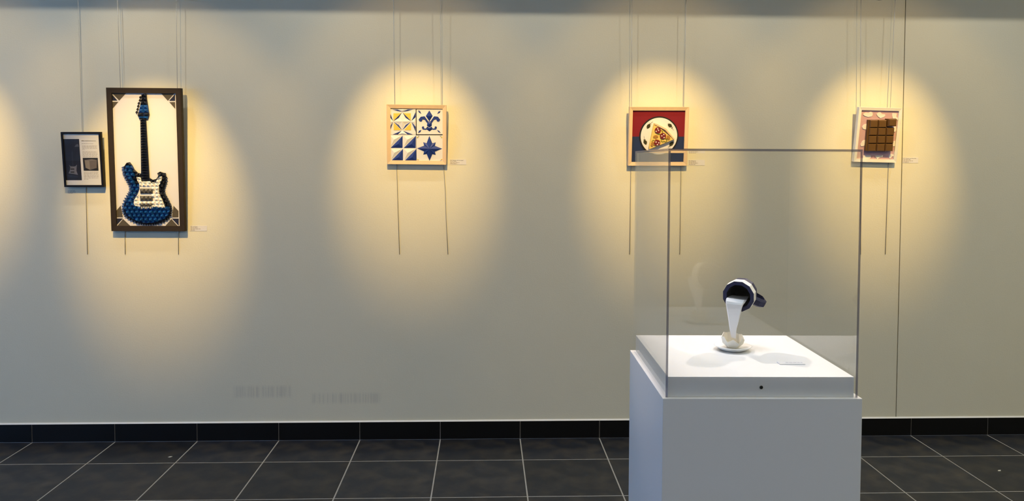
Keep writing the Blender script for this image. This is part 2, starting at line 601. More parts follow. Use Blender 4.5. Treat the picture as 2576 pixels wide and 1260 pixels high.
class Art:
    """a frame leaning off the wall: local u right, v up, w out of the picture (w = 0 on the frame's face)"""

    def __init__(s, name, label, cat, x, z, tilt, roll, w, h, crop, y0=0.030, group=None):
        s.o = empty(name, (x, -y0, z), label, cat, group)
        s.o.rotation_euler = (tilt, -roll, 0)
        s.m = Matrix.Translation((x, -y0, z)) @ s.o.rotation_euler.to_matrix().to_4x4()
        s.inv = s.m.inverted()
        s.w, s.h = w, h
        s.ox, s.oy, s.k = crop

    def p(s, cx, cy, w=0.0):
        """crop pixel -> (u, v) on the plane at height w"""
        a = s.inv @ CAM
        d = s.inv.to_3x3() @ ray(s.ox + cx / s.k, s.oy + cy / s.k)
        q = a + d * ((-w - a.y) / d.y)
        return (q.x, q.z)

    def P(s, pts, w=0.0):
        return [s.p(x, y, w) for x, y in pts]

    def prism_vf(s, uv, w0, w1):
        n = len(uv)
        V = [(u, -w0, v) for u, v in uv] + [(u, -w1, v) for u, v in uv]
        Fc = [tuple(range(n)), tuple(range(n, 2 * n))] + [(i, (i + 1) % n, (i + 1) % n + n, i + n) for i in range(n)]
        return V, Fc

    def prism(s, name, uv, w0, w1, m, parent=None):
        V, Fc = s.prism_vf(uv, w0, w1)
        return mesh(name, V, Fc, m, parent or s.o)

    def pyramid(s, name, uv, w0, hgt, m, parent=None, apex=None, skirt=0.0):
        n = len(uv)
        cu = sum(u for u, v in uv) / n
        cv = sum(v for u, v in uv) / n
        if apex:
            cu, cv = apex
        V = [(u, -w0, v) for u, v in uv] + [(cu, -(w0 + hgt), cv)]
        Fc = [tuple(range(n))] + [(i, (i + 1) % n, n) for i in range(n)]
        return mesh(name, V, Fc, m, parent or s.o)

    def rect(s, u0, u1, v0, v1):
        return [(u0, v0), (u1, v0), (u1, v1), (u0, v1)]

    def frame(s, t, depth, m, slope=0.0, rebate=0.012):
        """four mitred mouldings; slope lowers the inner lip"""
        W, H = s.w / 2, s.h
        O = [(-W, 0), (W, 0), (W, H), (-W, H)]
        I = [(-W + t, t), (W - t, t), (W - t, H - t), (-W + t, H - t)]
        for i in range(4):
            j = (i + 1) % 4
            V = []
            for (a, b) in ((O[i], I[i]), (O[j], I[j])):
                V += [(a[0], depth, a[1]), (a[0], 0.002, a[1]), (a[0] * 0.985, 0.0, a[1] if False else a[1]), (b[0], slope, b[1]), (b[0], depth, b[1])]
            Fc = [(0, 1, 2, 3, 4), (5, 6, 7, 8, 9)] + [(k, (k + 1) % 5, (k + 1) % 5 + 5, k + 5) for k in range(5)]
            mesh('frame_moulding', V, Fc, m, s.o)
        return I

    def backing(s, name, t, w, m, th=0.003):
        W, H = s.w / 2, s.h
        return s.prism(name, s.rect(-W + t * 0.6, W - t * 0.6, t * 0.6, H - t * 0.6), w - th, w, m)


def clip_cell(poly, x0, x1, y0, y1):
    def cut(P, ins, inter):
        R = []
        for i in range(len(P)):
            a, b = P[i - 1], P[i]
            ia, ib = ins(a), ins(b)
            if ib:
                if not ia:
                    R.append(inter(a, b))
                R.append(b)
            elif ia:
                R.append(inter(a, b))
        return R
    def ix(c):
        return lambda a, b: (c, a[1] + (b[1] - a[1]) * (c - a[0]) / (b[0] - a[0]))
    def iy(c):
        return lambda a, b: (a[0] + (b[0] - a[0]) * (c - a[1]) / (b[1] - a[1]), c)
    P = poly
    for ins, inter in ((lambda p: p[0] >= x0, ix(x0)), (lambda p: p[0] <= x1, ix(x1)), (lambda p: p[1] >= y0, iy(y0)), (lambda p: p[1] <= y1, iy(y1))):
        P = cut(P, ins, inter)
        if len(P) < 3:
            return []
    out = []
    for p in P:
        if not out or (abs(p[0] - out[-1][0]) + abs(p[1] - out[-1][1])) > 1.0:
            out.append(p)
    return out


def area(P):
    return abs(sum(P[i - 1][0] * P[i][1] - P[i][0] * P[i - 1][1] for i in range(len(P)))) / 2


# ---- framed text sheet
A = Art('framed_text_sheet', 'small black framed text sheet with a dark guitar photo and a cube', 'framed print',
        0.3141, 1.4151, 0.0847, 0.0058, 0.2114, 0.2988, (140, 310, 6.628))
A.frame(0.0105, 0.022, BLACKFR, 0.0)
sh = A.backing('printed_sheet', 0.0105, -0.006, PAPER)
wS = -0.0058
A.prism('photograph', A.P([(112, 262), (390, 262), (438, 950), (163, 950)], wS), wS - .0002, wS, mat('dark_photo_print', (0.010, 0.009, 0.013), 0.6, 0.3, 12), sh)
GP = mat('grey_photo_guitar', (0.20, 0.19, 0.20), 0.6, 0.2, 60)
A.prism('photo_guitar', A.P([(222, 690), (245, 715), (300, 722), (330, 715), (355, 690), (350, 740), (345, 790), (372, 860), (300, 845), (215, 835), (240, 780), (245, 735)], wS), wS, wS + .0002, GP, sh)
A.prism('photo_guitar_neck', A.P([(262, 470), (285, 470), (300, 722), (280, 722)], wS), wS, wS + .00015, mat('dim_photo_guitar', (0.022, 0.02, 0.026), 0.6, 0.1, 60), sh)
for (y0, y1) in ((745, 775), (795, 825)):
    A.prism('photo_pickup', A.P([(248, y0 + 8), (310, y0 + 8), (312, y1), (250, y1)], wS), wS + .0002, wS + .0004, INK, sh)
A.prism('photo_body_glint', A.P([(195, 860), (372, 875), (372, 905), (220, 900)], wS), wS, wS + .00015, mat('blue_photo_body', (0.02, 0.022, 0.035), 0.6, 0.2, 60), sh)
A.prism('photo_glint', A.P([(312, 395), (340, 355), (375, 345), (388, 390)], wS), wS, wS + .00015, mat('dim_photo_glint', (0.10, 0.10, 0.11), 0.6, 0.2, 60), sh)
A.prism('cube_photograph', A.P([(450, 576), (702, 576), (715, 792), (468, 792)], wS), wS - .0002, wS, MATS['dark_photo_print'], sh)
A.prism('photo_cube_face', A.P([(482, 614), (562, 628), (575, 778), (500, 740)], wS), wS, wS + .0002, mat('cube_light_print', (0.26, 0.23, 0.20), 0.7, 0.05, 60), sh)
A.prism('photo_cube_face', A.P([(562, 628), (688, 612), (685, 745), (575, 778)], wS), wS, wS + .0002, mat('cube_dark_print', (0.155, 0.13, 0.12), 0.7, 0.05, 60), sh)
A.prism('photo_cube_face', A.P([(482, 614), (600, 598), (688, 612), (562, 628)], wS), wS, wS + .0002, mat('cube_top_print', (0.20, 0.175, 0.155), 0.7, 0.05, 60), sh)
# heading and lines of print
V, Fc = text_vf('Modelisation', 1.0, True)
mxw = max(v[0] for v in V)
a, b = A.p(430, 300, wS), A.p(668, 297, wS)
kx, kz = (b[0] - a[0]) / mxw, 0.0062
mesh('heading', [(a[0] + v[0] * kx, -(wS + .0003), a[1] + v[1] * kz) for v in V], Fc, INK, sh)
bars = []
rows = [(435, 625, 338), (443, 690, 378), (445, 688, 397), (445, 690, 418), (445, 485, 438), (447, 692, 477), (447, 692, 497), (450, 698, 517), (450, 698, 536), (455, 698, 556),
        (470, 712, 815), (470, 712, 834), (472, 714, 853), (472, 714, 873), (472, 716, 892), (474, 716, 911), (474, 545, 931)]
for x0, x1, y in rows:
    x = x0
    while x < x1 - 4:
        wl = min(random.uniform(14, 46), x1 - x)
        bars.append(A.prism_vf(A.P([(x, y - 3), (x + wl, y - 3), (x + wl, y + 3), (x, y + 3)], wS), wS, wS + .0002))
        x += wl + random.uniform(5, 12)
V, Fc = join_vf(bars)
tag(mesh('small_print', V, Fc, INKG, sh), kind='stuff')
W2 = A.w / 2 - 0.010
A.prism('glazing', A.rect(-W2, W2, 0.010, A.h - 0.010), -0.0040, -0.0025, GLAZ)
ART_INFO = A

# ---- guitar picture
A = Art('guitar_picture', 'tall dark framed paper relief of a blue electric guitar', 'picture',
        0.6559, 1.1745, 0.0495, -0.0008, 0.3977, 0.7781, (260, 390, 5.727))
A.frame(0.0285, 0.026, DARKFR, 0.001)
wB = -0.010
bk = A.backing('backing_board', 0.0285, wB, mat('blush_paper', (0.74, 0.71, 0.72), 0.8, 0.01, 200))
T6 = (260, 210, 6.0)


def crop1(A, pts, w):
    sv = (A.ox, A.oy, A.k)
    A.ox, A.oy, A.k = T6
    r = A.P(pts, w)
    A.ox, A.oy, A.k = sv
    return r


for pts, m in (([(132, 143), (345, 143), (240, 258)], CBROWN), ([(118, 150), (118, 258), (213, 258)], CNAVY), ([(133, 277), (226, 277), (137, 384)], CBROWN),
               ([(873, 150), (1070, 152), (975, 262)], CBROWN), ([(1082, 160), (1082, 262), (992, 262)], CNAVY), ([(995, 280), (1082, 280), (1084, 382)], CBROWN)):
    A.prism('corner_card', crop1(A, pts, wB), wB, wB + .001, m)
for pts, m in (([(183, 805), (250, 728), (282, 895), (183, 895)], CBROWN), ([(183, 912), (282, 912), (186, 1015)], CNAVY), ([(192, 1032), (285, 922), (402, 1032)], CBROWN),
               ([(1082, 805), (1012, 730), (990, 897), (1082, 897)], CBROWN), ([(988, 914), (1086, 914), (1086, 1018)], CNAVY), ([(884, 1032), (980, 922), (1082, 1032)], CBROWN)):
    A.prism('corner_card', A.P(pts, wB), wB, wB + .001, m)
outer = [(860, 255), (890, 300), (892, 380), (870, 440), (855, 500), (862, 550), (900, 620), (938, 690), (962, 760), (962, 820), (935, 875), (880, 922), (800, 958), (700, 975), (600, 975),
         (505, 958), (420, 920), (350, 875), (308, 825), (298, 760), (312, 690), (350, 620), (388, 560), (412, 500), (402, 430), (368, 370), (328, 300), (304, 230), (302, 160)]
horn = [(330, 112), (375, 102), (410, 145), (445, 210), (490, 255), (540, 265)]
right_horn = [(665, 330), (710, 360), (760, 345), (790, 300), (775, 262), (815, 238)]
guard = [(478, 310), (540, 325), (550, 380), (670, 377), (690, 395), (750, 395), (790, 330), (825, 290), (845, 310), (840, 370), (805, 440), (800, 510), (820, 580), (860, 660), (895, 765),
         (830, 760), (720, 745), (540, 745), (460, 735), (440, 695), (450, 640), (500, 560), (525, 490), (520, 410), (490, 360)]
wP = -0.002
body = A.prism('guitar_body', A.P(horn + right_horn + outer, wP), wB, wP, GNAVY)
gl = guard
blue = horn + [(540, 325)] + [gl[0], gl[24], gl[23], gl[22], gl[21], gl[20], gl[19], gl[18], gl[17], gl[16], gl[15], gl[14], gl[13], gl[12], gl[11], gl[10], gl[9], gl[8], gl[7], gl[6], gl[5], gl[4], gl[3]] + right_horn + outer
row = 0
y = 95.0
while y < 990:
    dy = 54
    x = 290 + (row % 2) * 32
    while x < 1000:
        c = clip_cell(blue, x, x + 66, y, y + dy)
        if c and area(c) > 260:
            mx = sum(p[0] for p in c) / len(c)
            my = sum(p[1] for p in c) / len(c)
            dark = (mx > 780 and my < 760) or (mx > 430 and my < 400) or my < 150
            A.pyramid('pyramid', A.P(c, wP), wP, 0.004 + 0.0150 * min(1, area(c) / 3000), GNAVY if dark else GBLUE, body)
        x += 66
    y += dy
    row += 1
# spikes round the rim
pts = outer
acc = []
for i in range(len(pts) - 1):
    a, b = Vector(pts[i]), Vector(pts[i + 1])
    n = max(1, round((b - a).length / 38))
    for k in range(n):
        acc.append((a.lerp(b, k / n), a.lerp(b, (k + 1) / n)))
for a, b in acc:
    t = (b - a).normalized()
    nrm = Vector((-t.y, t.x)) * -1
    mid = (a + b) / 2
    if (mid + nrm * 5 - Vector((620, 600))).length < (mid - Vector((620, 600))).length:
        nrm = -nrm
    ln = 50 if mid.x < 620 or mid.y > 850 else 32
    pa, pb, pt = A.p(a.x, a.y, wP), A.p(b.x, b.y, wP), A.p(mid.x + nrm.x * ln, mid.y + nrm.y * ln, wP)
    V = [(pa[0], 0.010, pa[1]), (pb[0], 0.010, pb[1]), (pb[0], -0.002, pb[1]), (pa[0], -0.002, pa[1]), (pt[0], 0.004, pt[1])]
    mesh('spike', V, [(0, 1, 2, 3), (0, 1, 4), (1, 2, 4), (2, 3, 4), (3, 0, 4)], GNAVY, body)
wG = 0.001
pg = A.prism('pickguard', A.P(guard, wP), wP, wG, GWHITE)
y = 300.0
row = 0
while y < 770:
    x = 440 + (row % 2) * 10
    while x < 900:
        c = clip_cell(guard, x, x + 60, y, y + 52)
        if c and area(c) > 300:
            cxm, cym = sum(p[0] for p in c) / len(c), sum(p[1] for p in c) / len(c)
            if not (525 < cxm < 712 and (478 < cym < 560 or 582 < cym < 665 or cym > 690)):
                A.pyramid('pyramid', A.P(c, wG), wG, 0.0100, GWHITE, pg)
        x += 60
    y += 52
    row += 1
for yy, hh in ((482, 72), (587, 72), (692, 50)):
    pu = A.prism('pickup', A.P([(532, yy), (710, yy), (712, yy + hh), (536, yy + hh)], wG), wG, wG + .004, GGREY)
    for k in range(3):
        xx = 534 + k * 59
        A.pyramid('pyramid', A.P([(xx, yy + 2), (xx + 57, yy + 2), (xx + 58, yy + hh - 2), (xx + 1, yy + hh - 2)], wG + .004), wG + .004, 0.009, GGREY, pu)
br = A.prism('bridge', A.P([(536, 742), (722, 735), (728, 770), (545, 782)], wG), wP, wG + .006, GGREY)
for k in range(7):
    xx = 548 + k * 25
    A.prism('saddle', A.P([(xx, 742), (xx + 9, 741), (xx + 13, 770), (xx + 4, 771)], wG + .006), wG + .006, wG + .008, GWHITE, br)
nk = A.prism('neck', crop1(A, [(556, 525), (640, 525)], wP) + A.P([(664, 378), (545, 376)], wP), wB, wP, GNAVY)
a0, a1 = crop1(A, [(556, 525), (640, 525)], wP)
b0, b1 = A.P([(545, 376), (664, 378)], wP)
NS = 24
for k in range(NS):
    f0, f1 = k / NS, (k + 1) / NS - 0.004
    def L(p, q, f):
        return (p[0] + (q[0] - p[0]) * f, p[1] + (q[1] - p[1]) * f)
    A.pyramid('fret_block', [L(a0, b0, f0), L(a1, b1, f0), L(a1, b1, f1), L(a0, b0, f1)], wP, 0.012, GNAVY, nk,
              apex=(L(a0, b0, (f0 + f1) / 2)[0] * 0.55 + L(a1, b1, (f0 + f1) / 2)[0] * 0.45, L(a0, b0, (f0 + f1) / 2)[1]))
hs_pts = [(572, 168), (618, 150), (648, 165), (655, 240), (690, 465), (668, 538), (645, 520), (555, 520), (540, 538), (516, 478), (545, 380), (572, 240)]
hs = A.prism('headstock', crop1(A, hs_pts, wP), wB, wP, GNAVY)
yy = 150
while yy < 535:
    for (x0, x1) in ((500, 605), (605, 700)):
        c = clip_cell(hs_pts, x0, x1, yy, yy + 58)
        if c and area(c) > 250:
            A.pyramid('pyramid', crop1(A, c, wP), wP, 0.009, GBLUE if 270 < yy < 420 or yy > 470 else GNAVY, hs)
    yy += 58
for cx, cy in ((550, 207), (543, 252), (527, 298), (518, 342), (508, 388), (495, 433)):
    A.pyramid('tuning_peg', crop1(A, [(cx - 23, cy), (cx, cy - 23), (cx + 23, cy), (cx, cy + 23)], wP), wB, 0.016, BLACKP)
ART_GUITAR = A

# ---- tile picture
A = Art('tile_picture', 'square pale wood frame holding four blue and white paper tile reliefs', 'picture',
        2.1197, 1.5465, 0.11, -0.0056, 0.3261, 0.3267, (950, 240, 6.3))
A.frame(0.0205, 0.026, WOOD, 0.004)
wB = -0.012
A.backing('backing_board', 0.020, wB, GAP)  # dark board in the tile gaps stands in for thin shadows
TW = -0.008
# upper left: star of pyramids
t1 = A.prism('paper_tile', A.P([(186, 216), (603, 216), (606, 622), (192, 622)], TW), wB, TW, PAPER)
n_t, n_l, n_r, n_b, n_c = (390, 262), (248, 412), (532, 412), (390, 555), (393, 410)
for q in ([(250, 282), (372, 282), (250, 402)], [(408, 282), (526, 282), (526, 398)], [(255, 430), (255, 550), (372, 550)], [(418, 550), (530, 550), (530, 432)]):
    A.prism('yellow_facet', A.P(q, TW), TW, TW + .001, YELLOW, t1)
for q in ([n_l, n_t, n_c], [n_t, n_r, n_c], [n_r, n_b, n_c], [n_b, n_l, n_c]):
    mx, my = (q[0][0] + q[1][0]) / 2, (q[0][1] + q[1][1]) / 2
    dx, dy = n_c[0] - mx, n_c[1] - my
    l = math.hypot(dx, dy)
    kite = [q[0], (mx - dx / l * 2, my - dy / l * 2), q[1], (mx + dx / l * 24, my + dy / l * 24)]
    A.pyramid('blue_sliver', A.P(kite, TW), TW, 0.004, PAPERB, t1)
for q in ([n_t, n_r, n_b, n_l],):
    ins = [(n_c[0] + (x - n_c[0]) * 0.62, n_c[1] + (y - n_c[1]) * 0.62) for x, y in q]
    star = []
    for i in range(4):
        a, b = q[i], q[(i + 1) % 4]
        m_ = ((a[0] + b[0]) / 2 * 0.62 + n_c[0] * 0.38, (a[1] + b[1]) / 2 * 0.62 + n_c[1] * 0.38)
        star += [a, m_]
    A.pyramid('white_star', A.P(star, TW), TW, 0.0065, PAPER, t1, apex=A.p(393, 410, TW))
cor = [(192, 222), (602, 222), (604, 620), (194, 620)]
nodes = [n_t, n_r, n_b, n_l]
for i in range(4):
    a, b, n = cor[i], cor[(i + 1) % 4], nodes[i]
    mid = ((a[0] + b[0]) / 2, (a[1] + b[1]) / 2)
    for e in (a, b):
        s1 = (e[0] * 0.80 + mid[0] * 0.20, e[1] * 0.80 + mid[1] * 0.20)
        s2 = (e[0] * 0.36 + mid[0] * 0.64, e[1] * 0.36 + mid[1] * 0.64)
        A.pyramid('blue_sliver', A.P([s1, s2, (n[0] * .97 + e[0] * .03, n[1] * .97 + e[1] * .03)], TW), TW, 0.005, PAPERB, t1)
    A.pyramid('white_facet', A.P([(a[0] * .42 + mid[0] * .58, a[1] * .42 + mid[1] * .58), (b[0] * .42 + mid[0] * .58, b[1] * .42 + mid[1] * .58), n], TW), TW, 0.005, PAPER, t1)
# upper right: lily
t2 = A.prism('paper_tile', A.P([(616, 222), (1030, 222), (1030, 616), (620, 616)], TW), wB, TW, PAPER)
wL = TW
A.pyramid('lily_petal', A.P([(819, 238), (873, 325), (820, 412), (763, 325)], wL), wL, 0.008, PAPERB, t2)
A.pyramid('lily_stem', A.P([(790, 415), (820, 405), (858, 415), (860, 480), (820, 510), (780, 480)], wL), wL, 0.007, PAPERB, t2)
A.pyramid('lily_foot', A.P([(788, 490), (820, 515), (855, 490), (866, 540), (822, 572), (775, 540)], wL), wL, 0.006, PAPERB, t2)
side = [(800, 408), (745, 330), (685, 336), (650, 380), (668, 408), (700, 404), (712, 372), (748, 378), (780, 428)]
low = [(790, 488), (765, 525), (738, 522), (734, 492), (712, 490), (701, 505), (716, 532), (772, 536)]
for pl in (side, low):
    for mir in (False, True):
        q = [(1640 - x, y) for x, y in pl] if mir else pl
        uv = A.P(q, wL)
        A.prism('lily_leaf', uv, wL, wL + .004, PAPERB, t2)
for q in ([(636, 238), (668, 242), (692, 292), (655, 272)], [(997, 242), (986, 276), (942, 297), (962, 256)], [(640, 598), (655, 558), (694, 543), (680, 582)], [(942, 545), (978, 562), (1000, 598), (962, 582)]):
    A.pyramid('corner_diamond', A.P(q, wL), wL, 0.004, PAPERB, t2)
# lower left: four squares cut on the diagonal
t3 = A.prism('paper_tile', A.P([(192, 626), (606, 626), (612, 1046), (200, 1046)], TW), wB, TW, PAPER)
for (ax, ay) in ((200, 634), (408, 636), (206, 842), (416, 844)):
    w_, h_ = 196, 198
    A.pyramid('white_facet', A.P([(ax, ay + h_ - 6), (ax, ay), (ax + w_ - 6, ay)], TW), TW, 0.0055, PAPER, t3)
    A.pyramid('blue_facet', A.P([(ax + w_, ay + 4), (ax + w_, ay + h_), (ax + 4, ay + h_)], TW), TW, 0.0065, PAPERB, t3)
# lower right: eight pointed star
t4 = A.prism('paper_tile', A.P([(612, 632), (1032, 632), (1032, 1046), (618, 1046)], TW), wB, TW, PAPER)
c = (822, 842)
long_ = [(820, 640), (1025, 845), (823, 1040), (622, 838)]
short_ = [(922, 742), (922, 945), (722, 940), (722, 740)]
star8 = []
for i in range(4):
    l0, s0, l1 = long_[i], short_[i], long_[(i + 1) % 4]
    n1 = tuple(c[q] + .20 * (l0[q] - c[q]) + .45 * (s0[q] - c[q]) for q in (0, 1))
    n2 = tuple(c[q] + .20 * (l1[q] - c[q]) + .45 * (s0[q] - c[q]) for q in (0, 1))
    star8 += [l0, n1, s0, n2]
uv = A.P(star8, TW)
cu = A.p(*c, TW)
V = [(u, -TW, v) for u, v in uv] + [(cu[0], -(TW + 0.013), cu[1])]
for i in range(1, 16, 2):
    V[i] = (V[i][0], -(TW + 0.002), V[i][2])
mesh('star', V, [tuple(range(16))] + [(i, (i + 1) % 16, 16) for i in range(16)], PAPERB, t4)
for (x, y, sx, sy) in ((618, 638, 1, 1), (1028, 638, -1, 1), (622, 1040, 1, -1), (1028, 1040, -1, -1)):
    A.pyramid('corner_flower', A.P([(x, y + 14 * sy), (x + 36 * sx, y + 22 * sy), (x + 18 * sx, y + 30 * sy), (x + 6 * sx, y + 40 * sy)], TW), TW, 0.004, YELLOW, t4)
    A.pyramid('corner_leaf', A.P([(x + 14 * sx, y + 2 * sy), (x + 50 * sx, y + 3 * sy), (x + 22 * sx, y + 12 * sy)], TW), TW, 0.003, PAPERB, t4)
ART_TILES = A

# ---- pizza picture
A = Art('pizza_picture', 'square pale wood frame with a paper pizza slice on a plate', 'picture',
        3.4596, 1.5454, 0.1158, 0.0053, 0.3318, 0.3254, (1560, 250, 6.633))
A.frame(0.0195, 0.026, WOOD, 0.004)
wB = -0.012
RED = mat('crimson_card', (0.21, 0.001, 0.012), 0.8, 0.05, 90)
BLU = mat('slate_blue_card', (0.010, 0.025, 0.095), 0.8, 0.05, 90)
A.backing('backing_board', 0.0195, wB - 0.001, GAP)
i0, i1 = A.p(205, 620, wB), A.p(1085, 620, wB)
Wf = A.w / 2 - 0.014
ym = (i0[1] + i1[1]) / 2
A.prism('red_card', A.rect(-Wf, Wf, ym, A.h - 0.014), wB - .001, wB, RED)
A.prism('blue_card', A.rect(-Wf, Wf, 0.014, ym), wB - .001, wB, BLU)
c = A.p(645, 612, wB)
rx = abs(A.p(972, 612, wB)[0] - A.p(318, 612, wB)[0]) / 2
def disc(cx, cy, r, n=40):
    return [(cx + r * math.cos(2 * math.pi * k / n), cy + r * math.sin(2 * math.pi * k / n)) for k in range(n)]
PLR = mat('black_plate_rim', (0.008, 0.007, 0.009), 0.6, 0.1, 60)
PLW = mat('cream_card', (0.80, 0.77, 0.77), 0.75, 0.02, 90)
OLIVE = mat('olive_green_card', (0.035, 0.035, 0.010), 0.8, 0.1, 90)
rim = A.prism('plate_rim', disc(c[0], c[1], rx, 64), wB, wB + .002, PLR)
A.prism('plate', disc(c[0] + 0.0005, c[1], rx * 0.93, 64), wB + .002, wB + .003, PLW, rim)
wp = wB + .003
for (tip, base, tail) in (((447, 492), (497, 410), (545, 372)), ((795, 405), (862, 462), (892, 518)), ((435, 760), (404, 675), (398, 612)), ((888, 700), (826, 778), (798, 812))):
    tp, bs = Vector(tip), Vector(base)
    d = bs - tp
    nrm = Vector((-d.y, d.x)).normalized()
    q = [tp, tp + d * .30 + nrm * 24, tp + d * .62 + nrm * 30, tp + d * .92 + nrm * 14, bs, tp + d * .92 - nrm * 14, tp + d * .62 - nrm * 30, tp + d * .30 - nrm * 24]
    lf = A.prism('leaf_motif', A.P([(v.x, v.y) for v in q], wp), wp, wp + .001, OLIVE)
    A.prism('leaf_stalk', A.P([(bs.x + nrm.x * 2.5, bs.y + nrm.y * 2.5), (tail[0] + nrm.x * 1.5, tail[1] + nrm.y * 1.5), (tail[0] - nrm.x * 1.5, tail[1] - nrm.y * 1.5), (bs.x - nrm.x * 2.5, bs.y - nrm.y * 2.5)], wp), wp, wp + .001, OLIVE, lf)
    e = bs + (Vector(tail) - bs).normalized() * 8
    A.prism('leaf_calyx', A.P([(e.x + nrm.x * 20, e.y + nrm.y * 20), (e.x + nrm.x * 20 + 5, e.y + nrm.y * 20 + 7), (e.x - nrm.x * 20 + 3, e.y - nrm.y * 20 + 6), (e.x - nrm.x * 20, e.y - nrm.y * 20)], wp), wp, wp + .001, OLIVE, lf)
# the slice stands proud of the plate
CHEESE = mat('cheese_yellow_card', (0.80, 0.58, 0.17), 0.75, 0.05, 60)
CRUST = mat('crust_beige_card', (0.80, 0.56, 0.36), 0.75, 0.05, 60)
wz = 0.009
sl = A.prism('pizza_slice', A.P([(572, 402), (895, 668), (484, 832)], wz), wz - .017, wz, CHEESE)
A.prism('crust', A.P([(572, 398), (612, 408), (770, 488), (912, 662), (895, 672), (755, 512), (572, 418)], wz), wz - .017, wz + .003, CRUST, sl)
A.prism('slice_wall', A.P([(562, 425), (572, 402), (486, 832), (484, 800)], wz), wz - .017, wz + .001, CHEESE, sl)
SALAMI = mat('salami_red_card', (0.17, 0.004, 0.008), 0.7, 0.08, 60)
MUSH = mat('mushroom_tan_card', (0.40, 0.19, 0.035), 0.75, 0.08, 60)
PEPPER = mat('pepper_green_card', (0.20, 0.19, 0.012), 0.75, 0.08, 60)
def ring_strip(pts, wd):
    L_, R_ = [], []
    for i, p in enumerate(pts):
        a, b = Vector(pts[max(0, i - 1)]), Vector(pts[min(len(pts) - 1, i + 1)])
        t = (b - a).normalized()
        n = Vector((-t.y, t.x)) * wd
        L_.append((p[0] + n.x, p[1] + n.y))
        R_.append((p[0] - n.x, p[1] - n.y))
    return L_ + R_[::-1]
for pts in ([(685, 518), (705, 525), (708, 548), (690, 575), (655, 582), (625, 575)], [(575, 682), (545, 682), (528, 705), (535, 728), (552, 735)], [(688, 668), (682, 695), (705, 708), (735, 700), (762, 712), (780, 690), (775, 660)]):
    A.prism('pepper_strip', A.P(ring_strip(pts, 6), wz), wz, wz + .002, PEPPER, sl)
cap = [(-40, 0), (-40, -14), (-28, -30), (0, -38), (28, -30), (40, -14), (40, 0), (24, 10), (12, 2), (10, 44), (-8, 44), (-10, 2), (-24, 10)]
for (x, y, an) in ((593, 632, -6), (795, 640, 70), (548, 748, -70)):
    ca, sa = math.cos(math.radians(an)), math.sin(math.radians(an))
    A.prism('mushroom', A.P([(x + px * ca - py * sa, y + px * sa + py * ca) for px, py in cap], wz), wz, wz + .003, MUSH, sl)
for (x, y) in ((627, 515), (713, 610), (617, 722)):
    cc = A.p(x, y, wz)
    r = 0.0168
    s_ = A.prism('salami', disc(cc[0], cc[1], r, 24), wz, wz + .005, SALAMI, sl)
    for dx, dy in ((-0.001, .0085), (0.0035, 0.0), (-0.0095, -.0055)) if y < 560 else ((0.004, .0085), (-0.007, 0.001), (0.006, -.0085)) if y < 700 else ((-0.007, .004), (0.0085, 0.0), (0.001, -.0105)):
        A.prism('fat_spot', disc(cc[0] + dx, cc[1] + dy, 0.0034, 12), wz + .005, wz + .0058, PLW, s_)
ART_PIZZA = A

# ---- chocolate picture
A = Art('chocolate_picture', 'white framed paper relief of a chocolate bar on pink with cream petals', 'picture',
        4.6938, 1.5702, 0.14, -0.0176, 0.246, 0.3063, (2120, 250, 7.0))
A.frame(0.0165, 0.026, WHITEFR, 0.003)
wB = -0.012
PINK = mat('rose_pink_card', (0.58, 0.37, 0.42), 0.8, 0.03, 90)
CREAM = mat('cream_petal_card', (0.82, 0.78, 0.74), 0.8, 0.02, 90)
CHOC = mat('chocolate_brown_card', (0.120, 0.056, 0.009), 0.55, 0.06, 60)
A.backing('backing_board', 0.0165, wB, PINK)
petals = [[(362, 250), (400, 232), (450, 238), (490, 215), (522, 232), (525, 275), (500, 300), (440, 308), (380, 290), (358, 270)],
          [(590, 260), (628, 228), (660, 225), (690, 258), (740, 262), (748, 280), (720, 310), (660, 330), (615, 300)],
          [(870, 240), (950, 248), (938, 300), (975, 345), (968, 370), (930, 335), (880, 335), (866, 285)],
          [(340, 480), (370, 445), (420, 425), (440, 470), (430, 525), (380, 530), (345, 510)],
          [(890, 485), (935, 480), (938, 540), (910, 580), (892, 540)],
          [(310, 790), (345, 730), (385, 715), (402, 745), (398, 790), (360, 822), (315, 825)],
          [(878, 745), (915, 730), (936, 770), (925, 815), (880, 830)],
          [(355, 985), (490, 985), (490, 1020), (470, 1045), (355, 1045)],
          [(565, 985), (710, 985), (690, 1010), (640, 1025), (602, 1052), (585, 1020)],
          [(815, 985), (850, 955), (890, 965), (895, 1000), (862, 1005), (840, 1040), (815, 1035), (808, 1005)]]
for q in petals:
    A.prism('petal', A.P(q, wB), wB, wB + .003, CREAM)
wC = 0.011
A.prism('bar_base', A.P([(455, 362), (772, 362), (768, 492), (905, 500), (868, 905), (405, 905)], wC), wB + .003, wC, CHOC)
cols = [(448, 0), (616, 0), (755, 0), (905, 0)]
bt = 0.0105
def block(q, m=CHOC, w0=wC, inset=0.19):
    uv = A.P(q, w0)
    cu_, cv_ = sum(u for u, v in uv) / 4, sum(v for u, v in uv) / 4
    top = [(cu_ + (u - cu_) * (1 - inset), cv_ + (v - cv_) * (1 - inset)) for u, v in uv]
    V = [(u, -w0, v) for u, v in uv] + [(u, -(w0 + bt * 0.35), v) for u, v in uv] + [(u, -(w0 + bt), v) for u, v in top]
    Fc = [(3, 2, 1, 0), (8, 9, 10, 11)]
    for s_ in (0, 4):
        Fc += [(s_ + i, s_ + (i + 1) % 4, s_ + (i + 1) % 4 + 4, s_ + i + 4) for i in range(4)]
    mesh('chocolate_square', V, Fc, m, A.o)
rowsY = [(362, 495), (500, 632), (640, 772), (780, 910)]
